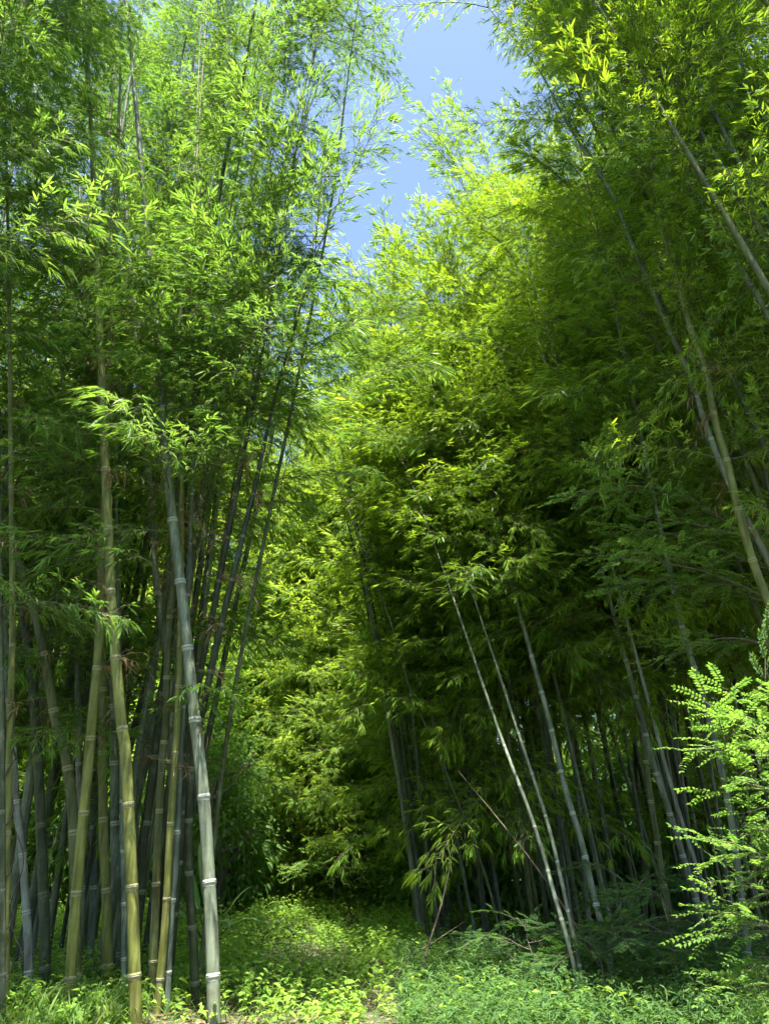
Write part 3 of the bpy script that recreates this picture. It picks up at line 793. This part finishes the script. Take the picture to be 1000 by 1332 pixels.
for i in range(3):  # stems added to shade the lower right floor; leaves also hang into view
    x = RS.uniform(5.0, 6.4); y = RS.uniform(5.4, 6.6)
    xt = (1.2, 2.6, 1.9)[i]
    P = [(x + (xt - x) * (q / 14) ** 1.15, y + .01 * q, q) for q in (0, 3, 6, 9, 12, 14)]
    bamboo(P, .04, random.choice(['dark', 'moss']), 'leafy stem added over the right border, shading the lower right floor', 'leaf-hidden stems at the right border', H=15.5, inter=.5,
           leafset='N', fol0=7.0, fol1=10.0, dens=3.4, low=.5, rings=False, lean=(-.3, 0, 0), tipdroop=.15)
for i in range(4):  # added stems, leafy mostly above the frame, to cast shade at lower right
    rs = np.random.RandomState(900 + i)
    x = rs.uniform(6.2, 7.2); y = rs.uniform(5.2, 6.2)
    xt = (.8, 1.8, 2.9, 3.8)[i]
    P = [(x + (xt - x) * (q / 14) ** 2.2, y + .02 * q, q) for q in (0, 3, 6, 8, 10, 12, 14)]
    bamboo(P, .036, 'moss', 'leafy stem added over the right border, shading the lower right floor', 'leaf-hidden stems at the right border', H=15, inter=.45,
           leafset='N', fol0=10.2, fol1=11, dens=3.6, low=.3, rings=False, lean=(-.5, 0, 0), tipdroop=.2, seed=910 + i)
for i in range(4):
    x = RS.uniform(5.3, 6.4); y = RS.uniform(8.0, 9.2)
    xt = (1.6, 2.4, 3.0, 2.0)[i]
    P = [(x + (xt - x) * (q / 13) ** 1.25, y - .02 * q, q) for q in (0, 3, 6, 9, 11, 13)]
    bamboo(P, .04, random.choice(['dark', 'moss']), 'leafy stem added over the right border, shading the lower right floor', 'leaf-hidden stems at the right border', H=14.5, inter=.5,
           leafset='N', fol0=9.2, fol1=10.5, dens=3.0, low=.3, rings=False, lean=(-.3, 0, 0), tipdroop=.15)

# ------------------------------------------------------------------ bamboo farther off
def far_clump(n, xr, yr, lab, grp, Hr, lxm, leafset='F', dens=1.5, scale=1.25, fol0=2.5, kinds=('dark', 'moss', 'olive'), rise=None):
    for i in range(n):
        x = RS.uniform(*xr); y = RS.uniform(*yr)
        lx = lxm + RS.normal(0, .07); ly = RS.normal(0, .06)
        P = [(x + lx * q + .006 * np.sign(lx) * q * q, y + ly * q, q) for q in (0, 3, 6, 9, 12)]
        Ht = RS.uniform(*Hr)
        if rise: Ht = min(Ht, rise[0] + rise[1] * (y - yr[0]))
        bamboo(P, RS.uniform(.04, .055), random.choice(kinds), lab, grp, H=Ht, inter=.6, leafset=leafset, fol0=fol0, fol1=5,
               dens=dens, low=.4, rings=False, scale=scale, lean=(RS.normal(0, .4) + np.sign(lxm) * .2, RS.normal(0, .3), 0), tipdroop=.2)
far_clump(24, (-5.5, -.4), (19.8, 28), 'hazy yellow-green bamboo at the far end of the clearing', 'bamboo at the far end of the clearing', (10, 12), .07, dens=2.8, fol0=.9, rise=(4.0, 1.35))
far_clump(9, (-3.6, -.7), (18.9, 20.6), 'low sunlit yellow-green bamboo sprouting at the back edge of the clearing', 'low bamboo at the back edge of the clearing', (4.2, 7), .06, dens=3.4, fol0=.5, scale=1.0, rise=(4.3, 1.5))
for px, Y, h in [(352, 18.6, 6.0), (376, 17.9, 5.2), (398, 18.2, 5.8), (420, 17.7, 4.6), (446, 18.4, 5.2), (388, 17.3, 3.2)]:
    q0 = at(px, 1150, Y)
    bamboo([(q0.x, Y, 0), (q0.x + .1, Y, h * .5), (q0.x + .3, Y - .1, h - 1)], .022, 'moss', 'low sunlit yellow-green bamboo sprouting at the back edge of the clearing', 'low bamboo at the back edge of the clearing',
           H=h, inter=.4, leafset='F', fol0=.25, fol1=1.2, dens=3.2, low=.6, rings=False, scale=.75, over=.01, tipdroop=.3)
far_clump(8, (-10, -4.8), (22.5, 26.5), 'tall sunlit bamboo far back, seen between leaning stems of the left clump', 'tall bamboo far behind the left clump', (12.5, 15.5), .05, dens=2.6, fol0=1.6)
far_clump(12, (.3, 4.5), (18.5, 26), 'bright bamboo behind the right clump, showing at its left edge', 'bamboo behind the right clump', (10, 13.5), -.06, leafset='R', scale=1.35, dens=2.8, fol0=.9, rise=(4, 1.6))
far_clump(16, (-15, -5.5), (18, 24), 'bamboo filling the view behind the near left clump', 'bamboo behind the near left clump', (14, 18), .03, dens=2.6, fol0=1.5)
far_clump(14, (4.5, 13), (15.5, 20), 'bamboo filling the view behind the right clumps', 'bamboo behind the right clumps', (14, 18), -.04, leafset='R', scale=1.3, dens=2.6, fol0=1.5)

# ------------------------------------------------------------------ broadleaf trees and shrubs
def leaf_cloud(name, parent, mat, n, centre, radii, leaf, wid, clumps=30, shape='ovate', seed=0, droop=.35):
    rs = np.random.RandomState(seed)
    cc = unit(rs.normal(0, 1, (clumps, 3))) * (rs.uniform(.35, 1, (clumps, 1)) ** .6)
    pick = rs.randint(0, clumps, n)
    P = cc[pick] + rs.normal(0, .17, (n, 3))
    P = P * np.array(radii) + np.array(centre)
    D = unit(P - np.array(centre)) + rs.normal(0, .6, (n, 3)); D[:, 2] -= .2
    L = leaf * rs.uniform(.6, 1.3, n)
    V, Fc, r = leaves(P, D, L, L * wid / leaf, droop=droop, rs=rs, shape=shape, tilt=.5)
    tint = np.repeat(rs.rand(clumps)[pick], 6)
    return build(name, V, Fc, mat, parent, rnd=.5 * r + .5 * tint, smooth=False)

def broad_tree(x, y, h, rx, label, group=None, mat=None, n=6000, leaf=.16, seed=0, name='tree', cat='tree', trunk=.14, low=.25):
    z0 = ground_z(x, y) - .05
    root = thing(name, (x, y, z0), label, cat, group)
    rs = np.random.RandomState(seed)
    V, Fc = [], []
    pts = [Vector((0, 0, 0)), Vector((rs.normal(0, .1), rs.normal(0, .1), h * .3)), Vector((rs.normal(0, .25), rs.normal(0, .25), h * .62)), Vector((0, 0, h * .88))]
    C, S = resample(catmull(pts, 5), h / 14)
    tube(C, trunk * (1 - .85 * S / S[-1]), 8, V, Fc)
    for k in range(9):
        i = rs.randint(len(C) // 4, len(C) - 1)
        a = rs.uniform(0, 6.283)
        e = C[i] + np.array([math.cos(a) * rx * .75, math.sin(a) * rx * .75, h * rs.uniform(.08, .22)])
        q = [C[i], (C[i] + e) / 2 + np.array([0, 0, -.04 * h]), e]
        tube(q, [trunk * .4, trunk * .25, trunk * .07], 5, V, Fc)
    build('trunk', V, Fc, M_BARK, root)
    leaf_cloud('crown', root, mat or M_BUSH, n, (0, 0, h * (.5 + low / 2)), (rx, rx, h * (.5 - low / 2)), leaf, leaf * .45, clumps=46, seed=seed)
    return root

p = at(300, 1100, 16.5)
broad_tree(p.x - .25, 16.5, 3.3, 1.05, 'dark green bushy tree standing right behind the thick pale grey stem', mat=M_BUSH, n=7000, leaf=.12, seed=1, low=.05, name='bushy_tree')
p = at(250, 1000, 19)
broad_tree(p.x, 19, 6.0, 1.8, 'sunlit pale green tree glimpsed behind the left clump stems', mat=M_HERB, n=6500, leaf=.14, seed=2, low=.1, name='bushy_tree')
p = at(425, 1110, 22)
broad_tree(p.x, 22, 3.4, 1.7, 'grey-green shrub with loose glossy leaves at the end of the clearing', mat=M_BUSH, n=5200, leaf=.19, seed=3, low=.0, name='shrub', cat='shrub', trunk=.06)
p = at(505, 1080, 18)
broad_tree(p.x, 18, 4.6, 1.25, 'bright yellow-green feathery small tree at the left edge of the right clump', mat=M_PINN, n=6500, leaf=.10, seed=4, low=.05, name='small_tree', trunk=.06)
p = at(545, 1150, 17)
broad_tree(p.x, 17, 1.6, 1.0, 'low sunlit bush at the foot of the right clump, beside the clearing', mat=M_PINN, n=3000, leaf=.10, seed=5, low=.0, name='shrub', cat='shrub', trunk=.04)
p = at(350, 1140, 20.5)
broad_tree(p.x, 20.5, 2.6, 1.5, 'dark rounded bush left of the far clearing, under the hazy bamboo', mat=M_BUSH, n=5500, leaf=.13, seed=6, low=.0, name='shrub', cat='shrub', trunk=.05)
p = at(480, 1150, 25)
broad_tree(p.x, 25, 2.4, 2.2, 'deep green thicket closing the far end of the clearing', mat=M_BUSH, n=5000, leaf=.16, seed=7, low=.0, name='shrub', cat='shrub', trunk=.05)
for i in range(17):
    x = -34 + 3.9 * i; y = 33 + 3 * math.sin(i * 2.1); h = 7.5 + 2.5 * math.sin(i * 1.7)
    broad_tree(x, y, h, 3.4, 'distant broadleaf tree closing the view behind the bamboo', 'distant trees behind the bamboo', mat=M_BUSH, n=6000, leaf=.42, seed=20 + i, low=.0, name='far_tree', trunk=.2)
for i, (x, y, h) in enumerate([(-12.5, 20, 3), (-9.8, 22, 3.4), (-7.4, 20.5, 2.8), (-15.5, 19, 3.4), (3.4, 17.5, 2.6), (5.6, 18.2, 3.2), (8.0, 17.4, 3), (10.4, 18, 3.4), (12.8, 17, 3.2), (1.6, 19.5, 2.6)]):
    broad_tree(x, y, h, 1.7, 'dark shrub filling the gap between stems at eye level', 'shrubs behind the bamboo stems', mat=M_BUSH, n=4500, leaf=.17, seed=60 + i, low=.0, name='shrub', cat='shrub', trunk=.05)

for i, (x, y, h) in enumerate([(-13, -9, 9), (-7, -12, 11), (-1, -13, 10), (6, -12, 11), (12, -8, 9)]):  # unseen trees, added to hold back low sky light from the camera side
    broad_tree(x, y, h, 4.0, 'unseen leafy tree added behind the viewpoint to block low sky light', 'unseen trees added behind the viewpoint', mat=M_BUSH, n=6000, leaf=.36, seed=90 + i, low=.02, name='tree', trunk=.2)

# pinnate sprays (shared meshes)
def pinnate_mesh(seed, leaves_n=6, rach=.30, pairs=9, leaflet=.05, mat=M_PINN):
    rs = np.random.RandomState(seed)
    V, Fc, P, D, Ls = [], [], [], [], []
    twig = [np.array([0, 0, 0.]), np.array([.22, .02, .015]), np.array([.45, 0, -.03])]
    tube(twig, [.006, .0045, .002], 4, V, Fc, cap=False)
    for j in range(leaves_n):
        u = (j + .6) / leaves_n
        p = np.array([.45 * u, .02 * math.sin(3 * u), -.03 * u * u])
        a = (1 if j % 2 else -1) * rs.uniform(.5, 1.1) if j < leaves_n - 1 else 0
        d = np.array([math.cos(a), math.sin(a), rs.normal(.05, .2)])
        d /= np.linalg.norm(d)
        side = np.cross([0, 0, 1.], d)
        R = rach * rs.uniform(.7, 1.15)
        ts = np.linspace(0, 1, 5)
        q = np.array([p + d * R * t + np.array([0, 0, -.22 * R * t * t]) for t in ts])
        tube(q, .0022 * (1 - .6 * ts), 3, V, Fc, cap=False)
        for k in range(pairs):
            t = .18 + .82 * k / (pairs - 1)
            c = p + d * R * t + np.array([0, 0, -.22 * R * t * t])
            for s_ in (-1, 1):
                P.append(c); D.append(side * s_ + d * .45 + rs.normal(0, .12, 3)); Ls.append(leaflet * (1 - .35 * abs(t - .55)) * rs.uniform(.85, 1.15))
        P.append(p + d * R + np.array([0, 0, -.22 * R])); D.append(d); Ls.append(leaflet)
    lv, lf, lr = leaves(P, D, np.array(Ls), np.array(Ls) * .46, droop=.15, rs=rs, tilt=.22, shape='ovate')
    VV, FF, RR, MI = merge([(np.array(V), tris(Fc), np.full(len(V), .5), 1), (lv, lf, lr, 0)])
    return fill(bpy.data.meshes.new('leaf_spray'), VV, FF, [mat, M_TWIG], MI, RR, smooth=False)
PINN = [pinnate_mesh(500 + i) for i in range(5)]
PINN_DARK = [pinnate_mesh(520 + i, mat=M_PINN_SHADED, leaflet=.055) for i in range(4)]

def pinnate_tree(root_xy, limbs, label, scale=1.0, trunk_top=3.4, tr=.05, seed=3, every=.16, lr=.012, sprays=None):
    sprays = sprays or PINN
    """limbs: lists of 3-D points; sprays sit along them"""
    rs = np.random.RandomState(seed)
    x, y = root_xy
    base = Vector((x, y, ground_z(x, y) - .05))
    root = thing('feathery_tree', base, label, 'tree')
    C, S = resample(catmull([Vector((0, 0, 0)), Vector((.04, .03, trunk_top * .5)), Vector((-.05, 0, trunk_top))], 6), .2)
    V, Fc = tube(C, tr * (1 - .6 * S / S[-1]), 8)
    build('trunk', V, Fc, M_BARK, root)
    for lb in limbs:
        q = [Vector(p) - base for p in lb]
        zz = max(.02, min(q[0].z - .3 * math.hypot(q[0].x, q[0].y), trunk_top))
        s = Vector((np.interp(zz, C[:, 2], C[:, 0]), np.interp(zz, C[:, 2], C[:, 1]), zz))
        L, S2 = resample(catmull([s] + q, 6), .06)
        V, Fc = tube(L, lr * (1 - .8 * S2 / S2[-1]) + .002, 6)
        br = build('branch', V, Fc, M_BARK, root)
        s0 = S2[-1] * .30
        k = s0
        while k < S2[-1]:
            c = np.array([np.interp(k, S2, L[:, j]) for j in range(3)])
            c2 = np.array([np.interp(k + .05, S2, L[:, j]) for j in range(3)])
            d = c2 - c if k + .06 < S2[-1] else L[-1] - L[-3]
            az = math.atan2(d[1], d[0]) + rs.choice([-1, 1]) * rs.uniform(.3, 1.1)
            sc = scale * rs.uniform(.75, 1.15)
            M = Matrix.Translation(c) @ Euler((rs.normal(0, .3), rs.normal(-.05, .25), az), 'XYZ').to_matrix().to_4x4() @ Matrix.Diagonal((sc, sc, sc, 1))
            place('leaf_spray', sprays[rs.randint(len(sprays))], br, M)
            k += every * rs.uniform(.7, 1.4)
        d = L[-1] - L[-4]
        q4 = Vector(d).to_track_quat('X', 'Z').to_matrix().to_4x4()
        place('leaf_spray', sprays[rs.randint(len(sprays))], br, Matrix.Translation(L[-1]) @ q4 @ Matrix.Diagonal((scale, scale, scale, 1)))
    return root

limbs = [
    [at(1010, 985, 6.1), at(950, 978, 6.0), at(940, 955, 5.9)],
    [at(1005, 960, 6.3), at(960, 935, 6.3), at(960, 925, 6.2)],
    [at(1020, 940, 5.8), at(985, 900, 5.7), at(995, 890, 5.7)],
    [at(1010, 1030, 5.9), at(960, 1015, 5.8), at(975, 1000, 5.7)],
    [at(1020, 1085, 6.0), at(965, 1075, 5.9), at(985, 1070, 5.8)],
    [at(1020, 1120, 5.7), at(975, 1115, 5.6), at(980, 1110, 5.6)],
    [at(1015, 1165, 6.1), at(960, 1150, 6.0), at(975, 1145, 5.9)],
    [at(1020, 1210, 5.8), at(980, 1200, 5.7), at(985, 1195, 5.7)],
    [at(1020, 1250, 6.0), at(985, 1245, 5.9), at(985, 1255, 5.9)],
    [at(1020, 1290, 5.9), at(990, 1280, 5.8), at(995, 1285, 5.8)],
    [at(1040, 1060, 6.3), at(1010, 1040, 6.2), at(1010, 1035, 6.2)],
]
b = at(1085, 1200, 6.1)
pinnate_tree((b.x, 6.1), limbs, 'sunlit feathery-leaved tree reaching in from the lower right border', trunk_top=3.0, tr=.045, every=.15, scale=.84, lr=.011)
limbs = [
    [at(960, 690, 8.6), at(900, 650, 8.4), at(830, 632, 8.2), at(775, 640, 8.1)],
    [at(970, 730, 8.7), at(900, 700, 8.5), at(840, 690, 8.4)],
    [at(960, 760, 8.4), at(880, 735, 8.2), at(800, 725, 8.1)],
    [at(985, 780, 8.9), at(930, 760, 8.8), at(850, 755, 8.6)],
    [at(990, 710, 8.3), at(940, 690, 8.2), at(890, 680, 8.1)],
    [at(1000, 840, 8.6), at(940, 830, 8.5), at(880, 850, 8.3)],
]
b = at(1105, 1150, 8.8)
pinnate_tree((b.x, 8.8), limbs, 'taller feathery-leaved tree with flat tiers of leaves before the dark right clump', trunk_top=6.3, tr=.05, seed=8, every=.13, scale=1.0)
# young feathery plants in the shade at the foot of the right clump
for i, (px, Y, h, lab) in enumerate([(690, 9.4, .6, 'knee-high feathery sapling in shade left of the pale pair of stems'),
                                     (820, 9.6, 1.15, 'waist-high feathery sapling in shade right of the pale pair of stems'),
                                     (870, 9.2, .95, 'dim feathery sapling under the bright branches, nearest the right border'),
                                     (775, 9.1, .6, 'small feathery sapling right at the foot of the pale pair of stems')]):
    x = at(px, 1200, Y).x
    limbs = []
    for k in range(7):
        a = k * 2.4 + i
        z = h * (.35 + .65 * k / 6)
        limbs.append([(x + .12 * math.cos(a), Y + .12 * math.sin(a), z), (x + .34 * math.cos(a), Y + .34 * math.sin(a), z + .1), (x + .55 * math.cos(a), Y + .55 * math.sin(a), z + .06)])
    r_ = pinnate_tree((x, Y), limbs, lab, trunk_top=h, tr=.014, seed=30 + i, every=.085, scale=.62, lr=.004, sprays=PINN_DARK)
    r_.name = 'sapling'; r_['category'] = 'sapling'

# young yellow-green sapling in the clearing
x = at(432, 1165, 17).x
limbs = [[(x + .1 * math.cos(k * 2.2), 17 + .1 * math.sin(k * 2.2), .5 + .1 * k), (x + .5 * math.cos(k * 2.2), 17 + .5 * math.sin(k * 2.2), .72 + .12 * k), (x + .85 * math.cos(k * 2.2), 17 + .85 * math.sin(k * 2.2), .75 + .13 * k)] for k in range(6)]
r_ = pinnate_tree((x, 17), limbs, 'yellow-green sapling standing alone at the back of the sunlit clearing', trunk_top=1.1, tr=.018, seed=50, every=.16, scale=1.2, lr=.008)
r_.name = 'sapling'; r_['category'] = 'sapling'

# ------------------------------------------------------------------ broad-leaved plant beside the pale grey stem
def big_leaf(root, base, tip, wid, arch, seed):
    rs = np.random.RandomState(seed)
    b, t = Vector(base), Vector(tip)
    ctrl = (b + t) / 2 + Vector((0, 0, arch))
    pts = np.array([tuple(b * (1 - u) ** 2 + ctrl * 2 * u * (1 - u) + t * u * u) for u in np.linspace(0, 1, 12)])
    Vs, Fs = tube(pts[:6], [.012, .011, .010, .009, .008, .007], 5)
    st = build('leaf_stalk', Vs, Fs, M_TWIG, root)
    V, Fc = [], []
    q = pts[4:]
    d = np.array(t - b); s = np.cross(d, [0, 0, 1.]); s /= np.linalg.norm(s)
    for i, c in enumerate(q):
        u = i / (len(q) - 1)
        w = wid * math.sin(math.pi * min(1, .12 + u * .88)) ** .7
        for f in (-1, -.5, 0, .5, 1):
            V.append(c + s * f * w / 2 + np.array([0, 0, .12 * w * abs(f) + rs.normal(0, .004)]))
    for i in range(len(q) - 1):
        for k in range(4): Fc.append((i * 5 + k, i * 5 + k + 1, (i + 1) * 5 + k + 1, (i + 1) * 5 + k))
    build('leaf', V, Fc, M_BIGLEAF, root, rnd=np.full(len(V), rs.rand()))
p0 = at(272, 1215, 12.5)
pl = thing('broad_leaved_plant', (p0.x, 12.5, 0), 'low plant with big pale glossy leaves behind the foot of the pale grey stem', 'plant')
for k, (dx, dy, dz, w, ar) in enumerate([(.75, -.2, .42, .20, .35), (.55, .1, .85, .22, .3), (-.6, -.3, .75, .22, .3), (-.2, -.2, 1.45, .20, .2), (-.5, .2, 1.2, .2, .2), (.35, -.4, .35, .18, .45), (-.75, .1, .5, .2, .4)]):
    big_leaf(pl, (0, 0, .02), (dx, dy, dz), w, ar, k)

# ------------------------------------------------------------------ long grass tufts at the foot of the left clump
def tuft(px, Y, n, L, label, seed, w=.022):
    rs = np.random.RandomState(seed)
    x = at(px, 1250, Y).x
    root = thing('grass_tuft', (x, Y, ground_z(x, Y) - .02), label, 'grass tuft')
    V, Fc, R = [], [], []
    for k in range(n):
        a = rs.uniform(0, 6.283); l = L * rs.uniform(.6, 1.2); out = l * rs.uniform(.3, .75)
        p = np.array([rs.normal(0, .06), rs.normal(0, .06), 0])
        s = np.array([-math.sin(a), math.cos(a), 0]); d = np.array([math.cos(a), math.sin(a), 0])
        b0 = len(V); r = rs.rand()
        for i in range(6):
            u = i / 5
            c = p + d * out * u ** 1.5 + np.array([0, 0, l * (u - .62 * u ** 2.6)])
            ww = w * (1 - u) ** .6 * rs.uniform(.9, 1.1) + .001
            V += [c + s * ww / 2, c - s * ww / 2]; R += [r, r]
            if i: Fc.append((b0 + 2 * i - 2, b0 + 2 * i - 1, b0 + 2 * i + 1, b0 + 2 * i))
    build('blades', V, Fc, M_GRASS, root, rnd=np.array(R), smooth=True)
tuft(128, 8.2, 46, .62, 'arching grass tuft between the slanting and the thick yellow-olive stems', 1)
tuft(60, 8.0, 44, .60, 'arching grass tuft at the foot of the dark grey-green stem', 2)
tuft(25, 8.3, 40, .66, 'arching grass tuft by the vine-wound stem at the left edge', 3)
tuft(155, 7.9, 34, .48, 'grass tuft against the foot of the thick yellow-olive stem', 4)
tuft(100, 7.7, 34, .46, 'low grass tuft in front of the slanting yellow-olive stem', 5)

# vine wound round the far-left stem
def vine():
    pts = []
    for i in range(90):
        py = 1331 - i * 4.6
        c = at(np.interp(py, [900, 1007, 1123, 1222, 1331], [15, 12, 10, 8, 7]), py, 8.0)
        a = i * .42
        r = .055 + .012 * math.sin(i * .7)
        pts.append(c + Vector((math.cos(a) * r, math.sin(a) * r, .02 * math.sin(i * 1.3))))
    C, S = resample(catmull(pts, 3), .03)
    b = Vector(C[0]); 
    root = thing('vine', b, 'dark twisted vine spiralling up the yellow-brown stem at the left edge', 'vine')
    V, Fc = tube(C - np.array(b), .008 + .002 * np.sin(S * 9), 5)
    build('vine_stem', V, Fc, M_VINE, root)
    pts = [at(22 + 9 * math.sin(i * .55), 1290 - i * 12, 8.4 + .05 * math.cos(i * .8)) for i in range(20)]
    C, S = resample(catmull(pts, 4), .04)
    V, Fc = tube(C - np.array(b), .006 + 0 * S, 5)
    build('vine_stem', V, Fc, M_VINE, root)
vine()

# fallen leaves on the bare strip at the bottom of the clearing
P0 = np.array([(RS.uniform(-3.2, .6), RS.uniform(7.6, 9.2)) for _ in range(900)])
V, Fc, r = leaves([(x, y, ground_z(x, y) + .012) for x, y in P0], np.concatenate([RS.normal(0, 1, (900, 2)), RS.normal(0, .08, (900, 1))], 1), RS.uniform(.06, .14, 900), .018, droop=.0, tilt=.15)
tag(build('fallen_leaves', V, Fc, M_DRY, rnd=r, smooth=False), kind='stuff')
